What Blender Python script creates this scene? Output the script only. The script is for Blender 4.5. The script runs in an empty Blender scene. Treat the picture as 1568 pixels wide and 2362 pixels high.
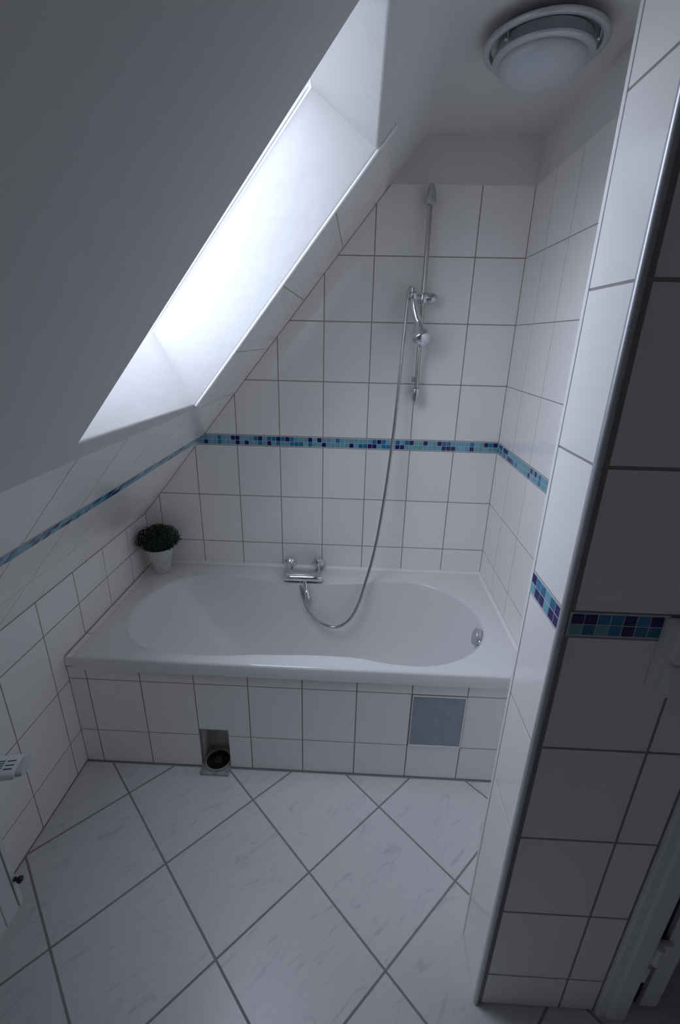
import bpy, bmesh, math, random
from mathutils import Vector, Matrix
random.seed(7)
SC = bpy.context.scene
COL = SC.collection
PI = math.pi

# ------------------------------------------------------------------ camera
cam_d = bpy.data.cameras.new('camera')
cam = bpy.data.objects.new('camera', cam_d); COL.objects.link(cam)
cam.location = (-0.6511, -2.0993, 1.6235)
cam.rotation_euler = (math.radians(69.1939), math.radians(-1.2370), math.radians(2.3888))
cam_d.sensor_fit = 'VERTICAL'; cam_d.sensor_height = 36.0
cam_d.lens = 1052.86 / 2362 * 36.0
cam_d.clip_start = 0.02; cam_d.clip_end = 200
SC.camera = cam

# ------------------------------------------------------------------ sky, portal, exposure
W = bpy.data.worlds.new('world'); SC.world = W; W.use_nodes = True
nt = W.node_tree; nt.nodes.clear()
wo = nt.nodes.new('ShaderNodeOutputWorld'); bg = nt.nodes.new('ShaderNodeBackground')
tc = nt.nodes.new('ShaderNodeTexCoord'); sx = nt.nodes.new('ShaderNodeSeparateXYZ')
cr = nt.nodes.new('ShaderNodeValToRGB')
# overcast sky: three times brighter at the zenith than at the horizon; dull ground below it
E_ = cr.color_ramp.elements
def skyc(k): return (0.76*k, 0.82*k, 1.0*k, 1)
E_[0].position = 0.48; E_[0].color = (0.05, 0.052, 0.055, 1)
E_[1].position = 1.0; E_[1].color = skyc(1.0)
x_ = E_.new(0.505); x_.color = skyc(0.34)
mr = nt.nodes.new('ShaderNodeMapRange')
mr.inputs['From Min'].default_value = -1; mr.inputs['From Max'].default_value = 1
nt.links.new(tc.outputs['Generated'], sx.inputs[0]); nt.links.new(sx.outputs['Z'], mr.inputs['Value'])
nt.links.new(mr.outputs[0], cr.inputs[0]); nt.links.new(cr.outputs[0], bg.inputs[0])
bg.inputs[1].default_value = 7.0
nt.links.new(bg.outputs[0], wo.inputs[0])

SC.view_settings.view_transform = 'Standard'; SC.view_settings.look = 'None'
SC.view_settings.gamma = 1; SC.view_settings.use_curve_mapping = False
SC.view_settings.exposure = 0.48
SC.cycles.max_bounces = 16; SC.cycles.diffuse_bounces = 14; SC.cycles.glossy_bounces = 6
SC.cycles.transparent_max_bounces = 8
SC.cycles.use_denoising = True
SC.cycles.caustics_reflective = False; SC.cycles.caustics_refractive = False

A = math.radians(50.73)
CA, SA = math.cos(A), math.sin(A)
KN = Vector((-1.70, 0, 0.785))                 # where knee wall and slope meet
def slope(t, y, d=0.0):                         # d: distance outwards through the roof
    return Vector((KN.x + t*CA - d*SA, y, KN.z + t*SA + d*CA))

pl = bpy.data.lights.new('window_portal', 'AREA'); pl.shape = 'RECTANGLE'
pl.size = 0.72; pl.size_y = 0.80; pl.cycles.is_portal = True
po = bpy.data.objects.new('window_portal', pl); COL.objects.link(po)
_c = slope(1.298, -0.92, 0.345)
_z = Vector((-SA, 0, CA)); _x = Vector((0, 1, 0)); _y = _z.cross(_x)
po.matrix_world = Matrix(((_x.x, _y.x, _z.x, _c.x), (_x.y, _y.y, _z.y, _c.y), (_x.z, _y.z, _z.z, _c.z), (0, 0, 0, 1)))

# ------------------------------------------------------------------ materials
def mat(name, col, rough=0.5, metal=0.0, spec=0.5, bump=None, noise=None, coat=0.0, rand=0.0, alpha=None):
    """bump=(scale,strength,dist)  noise=(scale,amount,detail,color2)"""
    m = bpy.data.materials.new(name); m.use_nodes = True
    t = m.node_tree; b = t.nodes['Principled BSDF']
    b.inputs['Base Color'].default_value = (*col, 1); b.inputs['Roughness'].default_value = rough
    b.inputs['Metallic'].default_value = metal; b.inputs['Specular IOR Level'].default_value = spec
    b.inputs['Coat Weight'].default_value = coat
    tcn = t.nodes.new('ShaderNodeTexCoord')
    src = None
    if noise:
        n = t.nodes.new('ShaderNodeTexNoise'); n.inputs['Scale'].default_value = noise[0]
        n.inputs['Detail'].default_value = noise[2]
        t.links.new(tcn.outputs['Object'], n.inputs['Vector'])
        mx = t.nodes.new('ShaderNodeMix'); mx.data_type = 'RGBA'
        r = t.nodes.new('ShaderNodeMapRange'); r.inputs['From Min'].default_value = 0.35; r.inputs['From Max'].default_value = 0.65
        r.inputs['To Max'].default_value = noise[1]
        t.links.new(n.outputs['Fac'], r.inputs['Value']); t.links.new(r.outputs[0], mx.inputs['Factor'])
        mx.inputs['A'].default_value = (*col, 1); mx.inputs['B'].default_value = (*noise[3], 1)
        src = mx.outputs['Result']
    if rand:
        oi = t.nodes.new('ShaderNodeObjectInfo')
        r = t.nodes.new('ShaderNodeMapRange'); r.inputs['To Min'].default_value = 1 - rand; r.inputs['To Max'].default_value = 1 + rand
        t.links.new(oi.outputs['Random'], r.inputs['Value'])
        hs = t.nodes.new('ShaderNodeHueSaturation'); hs.inputs['Color'].default_value = (*col, 1)
        if src: t.links.new(src, hs.inputs['Color'])
        t.links.new(r.outputs[0], hs.inputs['Value']); src = hs.outputs['Color']
    if src: t.links.new(src, b.inputs['Base Color'])
    if bump:
        n = t.nodes.new('ShaderNodeTexNoise'); n.inputs['Scale'].default_value = bump[0]; n.inputs['Detail'].default_value = 3
        t.links.new(tcn.outputs['Object'], n.inputs['Vector'])
        bp = t.nodes.new('ShaderNodeBump'); bp.inputs['Strength'].default_value = bump[1]; bp.inputs['Distance'].default_value = bump[2]
        t.links.new(n.outputs['Fac'], bp.inputs['Height']); t.links.new(bp.outputs[0], b.inputs['Normal'])
    return m

M = {}
M['plaster'] = mat('white_plaster', (0.72, 0.71, 0.70), 0.72, spec=0.25, bump=(55, 0.25, 0.004))
M['plaster_rough'] = mat('lumpy_white_plaster', (0.67, 0.66, 0.652), 0.72, spec=0.3, bump=(16, 0.18, 0.012))
M['tile'] = mat('white_glazed_tile', (0.90, 0.875, 0.855), 0.09, spec=0.5, bump=(9, 0.10, 0.004), rand=0.015)
M['grout'] = mat('grey_grout', (0.32, 0.31, 0.30), 0.9, spec=0.2, bump=(400, 0.3, 0.001))
M['grout_light'] = mat('pale_grout', (0.55, 0.58, 0.62), 0.85, spec=0.2)
M['floor_grout'] = mat('floor_grout', (0.27, 0.27, 0.27), 0.9, spec=0.2)
M['mos_light'] = mat('light_cyan_glass', (0.17, 0.42, 0.54), 0.12, rand=0.1)
M['mos_teal'] = mat('sea_green_glass', (0.16, 0.40, 0.44), 0.12, rand=0.1)
M['mos_mid'] = mat('mid_blue_glass', (0.025, 0.19, 0.36), 0.12, rand=0.15)
M['mos_navy'] = mat('navy_glass', (0.02, 0.016, 0.13), 0.12, rand=0.1)
M['enamel'] = mat('white_bath_enamel', (0.77, 0.765, 0.76), 0.09, spec=0.5)
M['silicone'] = mat('white_silicone', (0.86, 0.85, 0.84), 0.4)
M['chrome'] = mat('polished_chrome', (0.80, 0.82, 0.85), 0.08, metal=1)
M['satin'] = mat('satin_chrome', (0.62, 0.64, 0.66), 0.24, metal=1)
M['steel'] = mat('brushed_pipe_steel', (0.50, 0.50, 0.47), 0.22, metal=1)
M['alu'] = mat('anodised_corner_profile', (0.56, 0.57, 0.60), 0.36, metal=0.6)
M['white_paint'] = mat('white_gloss_paint', (0.90, 0.90, 0.90), 0.25)
M['door_paint'] = mat('grey_white_door_paint', (0.76, 0.77, 0.78), 0.35)
M['cab'] = mat('pale_green_white_lacquer', (0.60, 0.66, 0.64), 0.35, bump=(30, 0.05, 0.002))
M['black'] = mat('black_plastic', (0.012, 0.012, 0.014), 0.4)
M['darkrub'] = mat('dark_rubber', (0.03, 0.03, 0.032), 0.6)
M['switch'] = mat('white_switch_plastic', (0.78, 0.78, 0.77), 0.3)
M['pot'] = mat('chalky_white_ceramic', (0.60, 0.60, 0.57), 0.75, noise=(26, 0.5, 3, (0.42, 0.42, 0.40)), bump=(34, 0.6, 0.006))
M['leaf'] = mat('dark_green_leaf', (0.010, 0.024, 0.014), 0.6, spec=0.3, noise=(40, 0.8, 2, (0.026, 0.048, 0.028)))
M['soil'] = mat('dark_soil', (0.03, 0.025, 0.02), 0.9)
M['opal'] = mat('opal_glass', (0.50, 0.53, 0.56), 0.28)
M['ring'] = mat('brushed_grey_ring', (0.52, 0.54, 0.56), 0.36, metal=0.6)
M['tray'] = mat('grey_plastic_tray', (0.46, 0.46, 0.44), 0.45, noise=(30, 0.6, 3, (0.22, 0.22, 0.20)))
M['recess'] = mat('grimy_recess_lining', (0.80, 0.79, 0.76), 0.6, noise=(11, 0.7, 3, (0.36, 0.35, 0.33)))
M['panel'] = mat('blue_grey_film', (0.27, 0.33, 0.38), 0.35, noise=(22, 0.6, 5, (0.35, 0.42, 0.46)), bump=(60, 0.2, 0.002))
M['tube_white'] = mat('white_plastic_tube', (0.78, 0.80, 0.84), 0.35)
M['tube_cap'] = mat('frosted_grey_cap', (0.55, 0.58, 0.60), 0.3)
M['teal_print'] = mat('teal_print', (0.03, 0.20, 0.22), 0.5)
M['dark_print'] = mat('dark_blue_print', (0.05, 0.06, 0.13), 0.5)
M['dark_room'] = mat('shade_toned_cupboard_wall', (0.10, 0.10, 0.10), 0.8)  # dark wall colour stands in for the shade of the unlit space

# marbled floor tile: veins are the tile's own print
def marble():
    m = bpy.data.materials.new('grey_marbled_floor_tile'); m.use_nodes = True
    t = m.node_tree; b = t.nodes['Principled BSDF']
    tcn = t.nodes.new('ShaderNodeTexCoord'); oi = t.nodes.new('ShaderNodeObjectInfo')
    add = t.nodes.new('ShaderNodeVectorMath'); add.operation = 'ADD'
    sc = t.nodes.new('ShaderNodeVectorMath'); sc.operation = 'SCALE'; sc.inputs['Scale'].default_value = 13
    cmb = t.nodes.new('ShaderNodeCombineXYZ')
    for i in range(3): t.links.new(oi.outputs['Random'], cmb.inputs[i])
    t.links.new(cmb.outputs[0], sc.inputs[0]); t.links.new(sc.outputs[0], add.inputs[1])
    t.links.new(tcn.outputs['Object'], add.inputs[0])
    mp = t.nodes.new('ShaderNodeMapping'); mp.inputs['Rotation'].default_value = (0, 0, 0.5); mp.inputs['Scale'].default_value = (9, 30, 10)
    t.links.new(add.outputs[0], mp.inputs[0])
    n = t.nodes.new('ShaderNodeTexNoise'); n.inputs['Scale'].default_value = 1.0; n.inputs['Detail'].default_value = 7
    n.inputs['Distortion'].default_value = 1.4; n.inputs['Roughness'].default_value = 0.6
    t.links.new(mp.outputs[0], n.inputs['Vector'])
    r = t.nodes.new('ShaderNodeValToRGB'); e = r.color_ramp.elements
    e[0].position = 0.33; e[0].color = (0.55, 0.55, 0.565, 1); e[1].position = 0.42; e[1].color = (0.64, 0.64, 0.65, 1)
    x = r.color_ramp.elements.new(0.60); x.color = (0.665, 0.66, 0.665, 1)
    t.links.new(n.outputs['Fac'], r.inputs[0])
    hs = t.nodes.new('ShaderNodeHueSaturation'); rr = t.nodes.new('ShaderNodeMapRange')
    rr.inputs['To Min'].default_value = 0.97; rr.inputs['To Max'].default_value = 1.03
    t.links.new(oi.outputs['Random'], rr.inputs['Value']); t.links.new(rr.outputs[0], hs.inputs['Value'])
    t.links.new(r.outputs[0], hs.inputs['Color']); t.links.new(hs.outputs[0], b.inputs['Base Color'])
    b.inputs['Roughness'].default_value = 0.30; b.inputs['Specular IOR Level'].default_value = 0.45
    bp = t.nodes.new('ShaderNodeBump'); bp.inputs['Strength'].default_value = 0.12; bp.inputs['Distance'].default_value = 0.002
    t.links.new(n.outputs['Fac'], bp.inputs['Height']); t.links.new(bp.outputs[0], b.inputs['Normal'])
    return m
M['marble'] = marble()

def glass():
    m = bpy.data.materials.new('window_glass'); m.use_nodes = True
    t = m.node_tree; t.nodes.remove(t.nodes['Principled BSDF'])
    out = [n for n in t.nodes if n.type == 'OUTPUT_MATERIAL'][0]
    tr = t.nodes.new('ShaderNodeBsdfTransparent'); tr.inputs[0].default_value = (0.93, 0.95, 0.95, 1)
    gl = t.nodes.new('ShaderNodeBsdfGlossy'); gl.inputs['Roughness'].default_value = 0.02
    fr = t.nodes.new('ShaderNodeFresnel'); fr.inputs[0].default_value = 1.45
    mx = t.nodes.new('ShaderNodeMixShader')
    geo = t.nodes.new('ShaderNodeNewGeometry'); inv = t.nodes.new('ShaderNodeMath'); inv.operation = 'SUBTRACT'; inv.inputs[0].default_value = 1
    mu = t.nodes.new('ShaderNodeMath'); mu.operation = 'MULTIPLY'
    t.links.new(geo.outputs['Backfacing'], inv.inputs[1]); t.links.new(inv.outputs[0], mu.inputs[0]); t.links.new(fr.outputs[0], mu.inputs[1])
    t.links.new(mu.outputs[0], mx.inputs[0]); t.links.new(tr.outputs[0], mx.inputs[1]); t.links.new(gl.outputs[0], mx.inputs[2])
    t.links.new(mx.outputs[0], out.inputs[0])
    return m
M['glass'] = glass()

# ------------------------------------------------------------------ helpers
def tag(o, label=None, cat=None, group=None, kind=None):
    if label: o['label'] = label
    if cat: o['category'] = cat
    if group: o['group'] = group
    if kind: o['kind'] = kind
    return o

def empty(name, loc, label, cat):
    o = bpy.data.objects.new(name, None); COL.objects.link(o); o.location = loc
    o.empty_display_size = 0.05
    return tag(o, label, cat)

def obj(name, bm, m, parent=None, smooth=False, angle=40):
    """link a bmesh built in world coordinates as ONE object"""
    me = bpy.data.meshes.new(name)
    bmesh.ops.recalc_face_normals(bm, faces=bm.faces)
    bm.to_mesh(me); bm.free()
    me.materials.append(m)
    if smooth:
        me.set_sharp_from_angle(angle=math.radians(angle))
        for p in me.polygons: p.use_smooth = True
        me.set_sharp_from_angle(angle=math.radians(angle))
    o = bpy.data.objects.new(name, me); COL.objects.link(o)
    if parent:
        o.parent = parent
        pw = Matrix.Translation(parent_world(parent))
        o.matrix_parent_inverse = Matrix.Identity(4)
        o.location = -parent_world(parent)
    return o

def parent_world(p):
    v = Vector((0, 0, 0))
    while p: v = v + p.location; p = p.parent
    return v

def NB(): return bmesh.new()

def box(bm, x0, y0, z0, x1, y1, z1, bev=0.0, seg=2):
    t = bmesh.new()
    bmesh.ops.create_cube(t, size=1)
    for v in t.verts:
        v.co = Vector((x0 + (v.co.x+.5)*(x1-x0), y0 + (v.co.y+.5)*(y1-y0), z0 + (v.co.z+.5)*(z1-z0)))
    if bev: bmesh.ops.bevel(t, geom=t.edges[:], offset=bev, segments=seg, affect='EDGES', profile=0.5)
    merge(bm, t)

def merge(bm, t, mtx=None):
    if mtx: bmesh.ops.transform(t, matrix=mtx, verts=t.verts)
    me = bpy.data.meshes.new('tmp'); t.to_mesh(me); t.free(); bm.from_mesh(me); bpy.data.meshes.remove(me)

def frame_from(axis):
    a = Vector(axis).normalized()
    up = Vector((0, 0, 1)) if abs(a.z) < 0.9 else Vector((1, 0, 0))
    u = up.cross(a).normalized(); v = a.cross(u)
    return u, v, a

def lathe(bm, prof, origin, axis=(0, 0, 1), n=40, cap=True):
    """prof: [(r, h)] revolved about axis through origin"""
    u, v, a = frame_from(axis); o = Vector(origin)
    rings = []
    for r, h in prof:
        if r < 1e-6: rings.append([bm.verts.new(o + a*h)])
        else: rings.append([bm.verts.new(o + a*h + u*(r*math.cos(2*PI*i/n)) + v*(r*math.sin(2*PI*i/n))) for i in range(n)])
    for k in range(len(rings)-1):
        A_, B_ = rings[k], rings[k+1]
        for i in range(n):
            j = (i+1) % n
            if len(A_) == 1 and len(B_) == 1: continue
            if len(A_) == 1: bm.faces.new((A_[0], B_[i], B_[j]))
            elif len(B_) == 1: bm.faces.new((A_[i], A_[j], B_[0]))
            else: bm.faces.new((A_[i], A_[j], B_[j], B_[i]))
    if cap:
        for R in (rings[0], rings[-1]):
            if len(R) > 2: bm.faces.new(R)

def catmull(pts, n=12):
    P = [Vector(p) for p in pts]; P = [P[0]*2-P[1]] + P + [P[-1]*2-P[-2]]
    out = []
    for i in range(1, len(P)-2):
        for k in range(n):
            t = k/n; a, b, c, d = P[i-1], P[i], P[i+1], P[i+2]
            out.append(0.5*((2*b) + (c-a)*t + (2*a-5*b+4*c-d)*t*t + (3*b-a-3*c+d)*t**3))
    out.append(P[-2]); return out

def tube(bm, pts, rad, n=12, cap=True):
    """rad: number or function of index"""
    pts = [Vector(p) for p in pts]; rings = []
    u = None
    for i, p in enumerate(pts):
        a = (pts[min(i+1, len(pts)-1)] - pts[max(i-1, 0)]).normalized()
        if u is None: u, v, _ = frame_from(a)
        else:
            u = (u - a*u.dot(a)).normalized(); v = a.cross(u)
        r = rad(i) if callable(rad) else rad
        rings.append([bm.verts.new(p + u*(r*math.cos(2*PI*k/n)) + v*(r*math.sin(2*PI*k/n))) for k in range(n)])
    for a_, b_ in zip(rings, rings[1:]):
        for k in range(n): bm.faces.new((a_[k], a_[(k+1) % n], b_[(k+1) % n], b_[k]))
    if cap: bm.faces.new(rings[0]); bm.faces.new(rings[-1])

# --- tiles ---------------------------------------------------------------
def clip(poly, hp):                                    # keep side a*x+b*y<=c
    a, b, c = hp; out = []
    for i in range(len(poly)):
        p, q = poly[i], poly[(i+1) % len(poly)]
        dp, dq = a*p[0]+b*p[1]-c, a*q[0]+b*q[1]-c
        if dp <= 0: out.append(p)
        if (dp < 0 < dq) or (dq < 0 < dp):
            s = dp/(dp-dq); out.append((p[0]+s*(q[0]-p[0]), p[1]+s*(q[1]-p[1])))
    return out

def halfplanes(poly):
    hs = []
    for i in range(len(poly)):
        (x0, y0), (x1, y1) = poly[i], poly[(i+1) % len(poly)]
        ex, ey = x1-x0, y1-y0; L = math.hypot(ex, ey)
        if L < 1e-7: continue
        nx, ny = ey/L, -ex/L
        hs.append((nx, ny, nx*x0+ny*y0))
    return hs

def inset(poly, d):
    out = [(-9, -9), (9, -9), (9, 9), (-9, 9)]
    for a, b, c in halfplanes(poly): out = clip(out, (a, b, c-d))
    return out

def area(poly):
    return 0.5*abs(sum(poly[i][0]*poly[(i+1) % len(poly)][1]-poly[(i+1) % len(poly)][0]*poly[i][1] for i in range(len(poly)))) if len(poly) > 2 else 0

def clean(poly):
    out = []
    for p in poly:
        if not out or math.hypot(p[0]-out[-1][0], p[1]-out[-1][1]) > 1e-4: out.append(p)
    if len(out) > 1 and math.hypot(out[0][0]-out[-1][0], out[0][1]-out[-1][1]) < 1e-4: out.pop()
    return out

_tc = {}
def tile(name, poly, fr, parent, m, th=0.0018, ch=0.0003):
    """fr = (origin, U, V, N); poly counter-clockwise in (u, v)"""
    poly = clean(poly)
    if len(poly) < 3 or area(poly) < 1.2e-4 and name == 'tile': return None
    O, U, V, N = fr
    u0, v0 = poly[0]
    loc = [(p[0]-u0, p[1]-v0) for p in poly]
    key = (name, m.name, th, tuple((round(a, 4), round(b, 4)) for a, b in loc))
    if key not in _tc:
        top = inset(loc, ch)
        bm = NB()
        if len(top) != len(loc):                       # tiny sliver: no chamfer
            top = loc
        # align rotation of top to loc
        best = min(range(len(top)), key=lambda k: sum(math.hypot(top[(i+k) % len(top)][0]-loc[i][0], top[(i+k) % len(top)][1]-loc[i][1]) for i in range(len(loc))))
        top = [top[(i+best) % len(top)] for i in range(len(loc))]
        a = [bm.verts.new((x, y, -0.0005)) for x, y in loc]
        b = [bm.verts.new((x, y, th-ch*0.7)) for x, y in loc]
        c = [bm.verts.new((x, y, th)) for x, y in top]
        n = len(loc)
        for i in range(n):
            j = (i+1) % n
            bm.faces.new((a[i], a[j], b[j], b[i])); bm.faces.new((b[i], b[j], c[j], c[i]))
        bm.faces.new(c)
        me = bpy.data.meshes.new(name); bm.to_mesh(me); bm.free(); me.materials.append(m)
        _tc[key] = me
    o = bpy.data.objects.new(name, _tc[key]); COL.objects.link(o)
    o.parent = parent
    p = O + U*u0 + V*v0
    o.matrix_basis = Matrix(((U.x, V.x, N.x, p.x), (U.y, V.y, N.y, p.y), (U.z, V.z, N.z, p.z), (0, 0, 0, 1)))
    return o

def rect(u0, v0, u1, v1): return [(u0, v0), (u1, v0), (u1, v1), (u0, v1)]

def fill(parent, fr, us, vs, region, m=None, joint=0.0042, skip=None, name='tile'):
    m = m or M['tile']
    us = sorted(us); vs = sorted(vs)
    hp = halfplanes(region)
    for i in range(len(us)-1):
        for j in range(len(vs)-1):
            p = rect(us[i]+joint/2, vs[j]+joint/2, us[i+1]-joint/2, vs[j+1]-joint/2)
            for a, b, c in hp:
                p = clip(p, (a, b, c-0.0034))
                if len(p) < 3: break
            if len(p) < 3 or area(p) < 1.5e-4: continue
            for q in (skip(p) if skip else [p]): tile(name, q, fr, parent, m)

MOS = {'l': 'mos_light', 't': 'mos_teal', 'm': 'mos_mid', 'n': 'mos_navy'}
def mosaic(parent, fr, u0, u1, v0, pitch, region, rows=None, rev=False, seed=1, rowh=0.0213):
    """two rows of glass tesserae between u0 and u1 starting at height v0"""
    rnd = random.Random(seed); n = int((u1-u0)/pitch + 0.02)
    hp = halfplanes(region)
    for r in range(2):
        for i in range(n):
            if rows and i < len(rows[r]): c = rows[r][i]
            else: c = rnd.choices('ltmn', (46, 22, 20, 12))[0]
            uu = (u1 - (i+1)*pitch) if rev else (u0 + i*pitch)
            j = 0.0009
            p = rect(uu+j, v0+r*rowh+j, uu+pitch-j, v0+(r+1)*rowh-j)
            for a, b, cc in hp:
                p = clip(p, (a, b, cc-0.001))
                if len(p) < 3: break
            if len(p) < 3 or area(p) < 4e-5: continue
            tile('mosaic_tile', p, fr, parent, M[MOS[c]], th=0.0026, ch=0.0005)

V3 = Vector
# ------------------------------------------------------------------ setting
ZC = 2.34                                              # ceiling
ZS, ZB = 1.194, 1.144                                  # strip top and bottom
ROWS_UP = [1.194, 1.4425, 1.691, 1.9395, 2.1862]
ROWS_DN = [1.144, 0.8955, 0.647, 0.3985, 0.150, 0.0]
YN = -3.0                                              # wall behind the camera
TCEIL = (ZC-KN.z)/SA

# back wall ---------------------------------------------------------------
bm = NB()
pts = [(-1.70, 0.0), (0.0, 0.0), (0.0, ZC), (KN.x + TCEIL*CA, ZC), (-1.70, KN.z)]
f0 = [bm.verts.new((x, 0, z)) for x, z in pts]; f1 = [bm.verts.new((x, 0.06, z)) for x, z in pts]
bm.faces.new(f0); bm.faces.new(f1)
for i in range(5): bm.faces.new((f0[i], f0[(i+1) % 5], f1[(i+1) % 5], f1[i]))
wall_back = tag(obj('wall_back', bm, M['plaster']), kind='structure')
FB = (V3((0, 0, 0)), V3((1, 0, 0)), V3((0, 0, 1)), V3((0, -1, 0)))
slope_hp_top = [(-1.70, 0.5), (0.0, 0.5), (0.0, 2.1875), (KN.x + (2.1875-KN.z)/math.tan(A), 2.1875), (-1.70, KN.z)]
grout_poly = [(-1.70, 0.5), (0.0, 0.5), (0.0, 2.1838), (KN.x + (2.1838-KN.z)/math.tan(A), 2.1838), (-1.70, KN.z)]
def grout_sheet(name, parent, fr, poly, m, lift=0.0010):
    bm = NB(); O, U, V, N = fr
    a = [bm.verts.new(O + U*x + V*y + N*lift) for x, y in poly]
    b = [bm.verts.new(O + U*x + V*y - N*0.002) for x, y in poly]
    bm.faces.new(a); bm.faces.new(list(reversed(b)))
    n = len(poly)
    for i in range(n): bm.faces.new((a[i], b[i], b[(i+1) % n], a[(i+1) % n]))
    return obj(name, bm, m, parent)
grout_sheet('grout', wall_back, FB, grout_poly, M['grout'])
us = [0.0] + [-0.202*i for i in range(1, 9)] + [-1.70]
fill(wall_back, FB, us, ROWS_UP, slope_hp_top)
fill(wall_back, FB, us, ROWS_DN, slope_hp_top)
xs_b = KN.x + (ZB-KN.z)/math.tan(A); xs_t = KN.x + (ZS-KN.z)/math.tan(A)
grout_sheet('grout_strip', wall_back, FB, [(xs_b+.002, ZB+.001), (-0.001, ZB+.001), (-0.001, ZS-.001), (xs_t+.002, ZS-.001)], M['grout_light'], 0.0021)
def row(n, navy, mid, teal=(), seed=0):
    rnd = random.Random(seed); s = []
    for i in range(n):
        s.append('n' if i in navy else 'm' if i in mid else 't' if (i in teal or rnd.random() < 0.33) else 'l')
    return s
def idx(xs): return {int(round((1340-x)/20.65 - 0.5)) for x in xs}
top = row(66, idx([143, 163, 267, 368, 408, 512, 552, 822, 967, 1030, 1072, 1281, 1322]),
          idx([85, 247, 327, 347, 388, 428, 634, 803, 842, 905, 947, 1010, 1093, 1113, 1133, 1218, 1302]), seed=3)
bot = row(66, idx([28, 165, 206, 328, 572, 695, 778, 799, 904, 924, 1111, 1131, 1152, 1236]),
          idx([85, 268, 368, 428, 450, 470, 512, 736, 757, 842, 865]), seed=4)
mosaic(wall_back, FB, -1.43, -0.003, ZB+0.0037, 0.02135, slope_hp_top, rows=(bot, top), rev=True)

# left knee wall ----------------------------------------------------------
bm = NB(); box(bm, -1.76, YN, 0, -1.70, 0.0, KN.z)
wall_left = tag(obj('wall_left', bm, M['grout']), kind='structure')
FL = (V3((-1.70, 0, 0)), V3((0, 1, 0)), V3((0, 0, 1)), V3((1, 0, 0)))      # u=y
ys = [0.0, -0.205, -0.414, -0.622, -0.833] + [-0.833-0.2085*i for i in range(1, 11)]
grout_sheet('grout', wall_left, FL, rect(-2.92, 0.0, 0.0, 0.784), M['grout'])
fill(wall_left, FL, ys, [0.0, 0.158, 0.400, 0.647, 0.783], rect(-2.92, 0.0, 0.0, 0.784))

# slope -------------------------------------------------------------------
T0, T1, Y0, Y1 = 0.808, 1.700, -1.285, -0.583        # roof window shaft
bm = NB()
def sv(t, y, d=0): return bm.verts.new(slope(t, y, d))
tl = [0.0, T0, T1, TCEIL]; yl = [YN, Y0, Y1, 0.0]
ye = {(1, 2): -0.572, (2, 2): -0.600, (1, 1): -1.268, (2, 1): -1.280}
te = {(1, 1): 0.829, (1, 2): 0.802}                 # the shaft is not quite square
g = {}
for i, t in enumerate(tl):
    for j, y in enumerate(yl): g[i, j] = sv(te.get((i, j), t), ye.get((i, j), y))
for i in range(3):
    for j in range(3):
        if (i, j) != (1, 1): bm.faces.new((g[i, j], g[i, j+1], g[i+1, j+1], g[i+1, j]))
DW = 0.235
inn = {(1, 1): sv(0.898, Y0+0.005, DW), (1, 2): sv(0.898, -0.560, DW), (2, 2): sv(1.700, -0.560, DW), (2, 1): sv(1.700, Y0+0.005, DW)}
loop = [(1, 1), (1, 2), (2, 2), (2, 1)]
edges = []
for k in range(4):
    a, b = loop[k], loop[(k+1) % 4]
    bm.faces.new((g[a], g[b], inn[b], inn[a])); edges.append(bm.edges.get((g[a], g[b])))
bmesh.ops.bevel(bm, geom=[e for e in edges if e], offset=0.007, segments=3, affect='EDGES', profile=0.5)
# outer skin so that no daylight leaks in
o4 = [sv(-0.05, YN, 0.10), sv(-0.05, 0.06, 0.10)]
wall_slope = tag(obj('wall_slope', bm, M['plaster_rough'], smooth=True, angle=35), kind='structure')
FS = (KN.copy(), V3((0, 1, 0)), V3((CA, 0, SA)), V3((SA, 0, -CA)))
ysl = [0.0, -0.205, -0.411, -0.617, -0.818, -1.025, -1.236] + [-1.236-0.208*i for i in range(1, 9)]
low = rect(-2.90, 0.0, 0.0, 0.7815)
grout_sheet('grout', wall_slope, FS, rect(-2.90, 0.0, 0.0, 0.774), M['grout'], 0.0014)
fill(wall_slope, FS, ysl, [0.001, 0.239, 0.483], low, joint=0.0032)
fill(wall_slope, FS, ysl, [0.530, 0.7785], low, joint=0.0032)
far = [(-0.566, 0.776), (0.0, 0.776), (0.0, 1.7765), (-0.594, 1.7765)]
grout_sheet('grout', wall_slope, FS, [(-0.562, 0.776), (0.0, 0.776), (0.0, 1.771), (-0.586, 1.771)], M['grout'], 0.0014)
fill(wall_slope, FS, [0.0, -0.205, -0.411, -0.617], [0.776, 1.022, 1.274, 1.524, 1.774], far, joint=0.0032)
grout_sheet('grout_strip', wall_slope, FS, rect(-2.90, 0.484, -0.001, 0.529), M['grout_light'], 0.0021)
mosaic(wall_slope, FS, -2.90, -0.002, 0.4845, 0.0214, low, rev=True, seed=11)
# plaster bead along the tiled reveal edge (bright arris)
bm = NB()
tube(bm, [slope(0.80, -0.571, -0.003), slope(1.70, -0.597, -0.003), slope(1.774, -0.599, -0.003)], 0.0045, 8)
obj('edge_bead', bm, M['silicone'], wall_slope, smooth=True)

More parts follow.
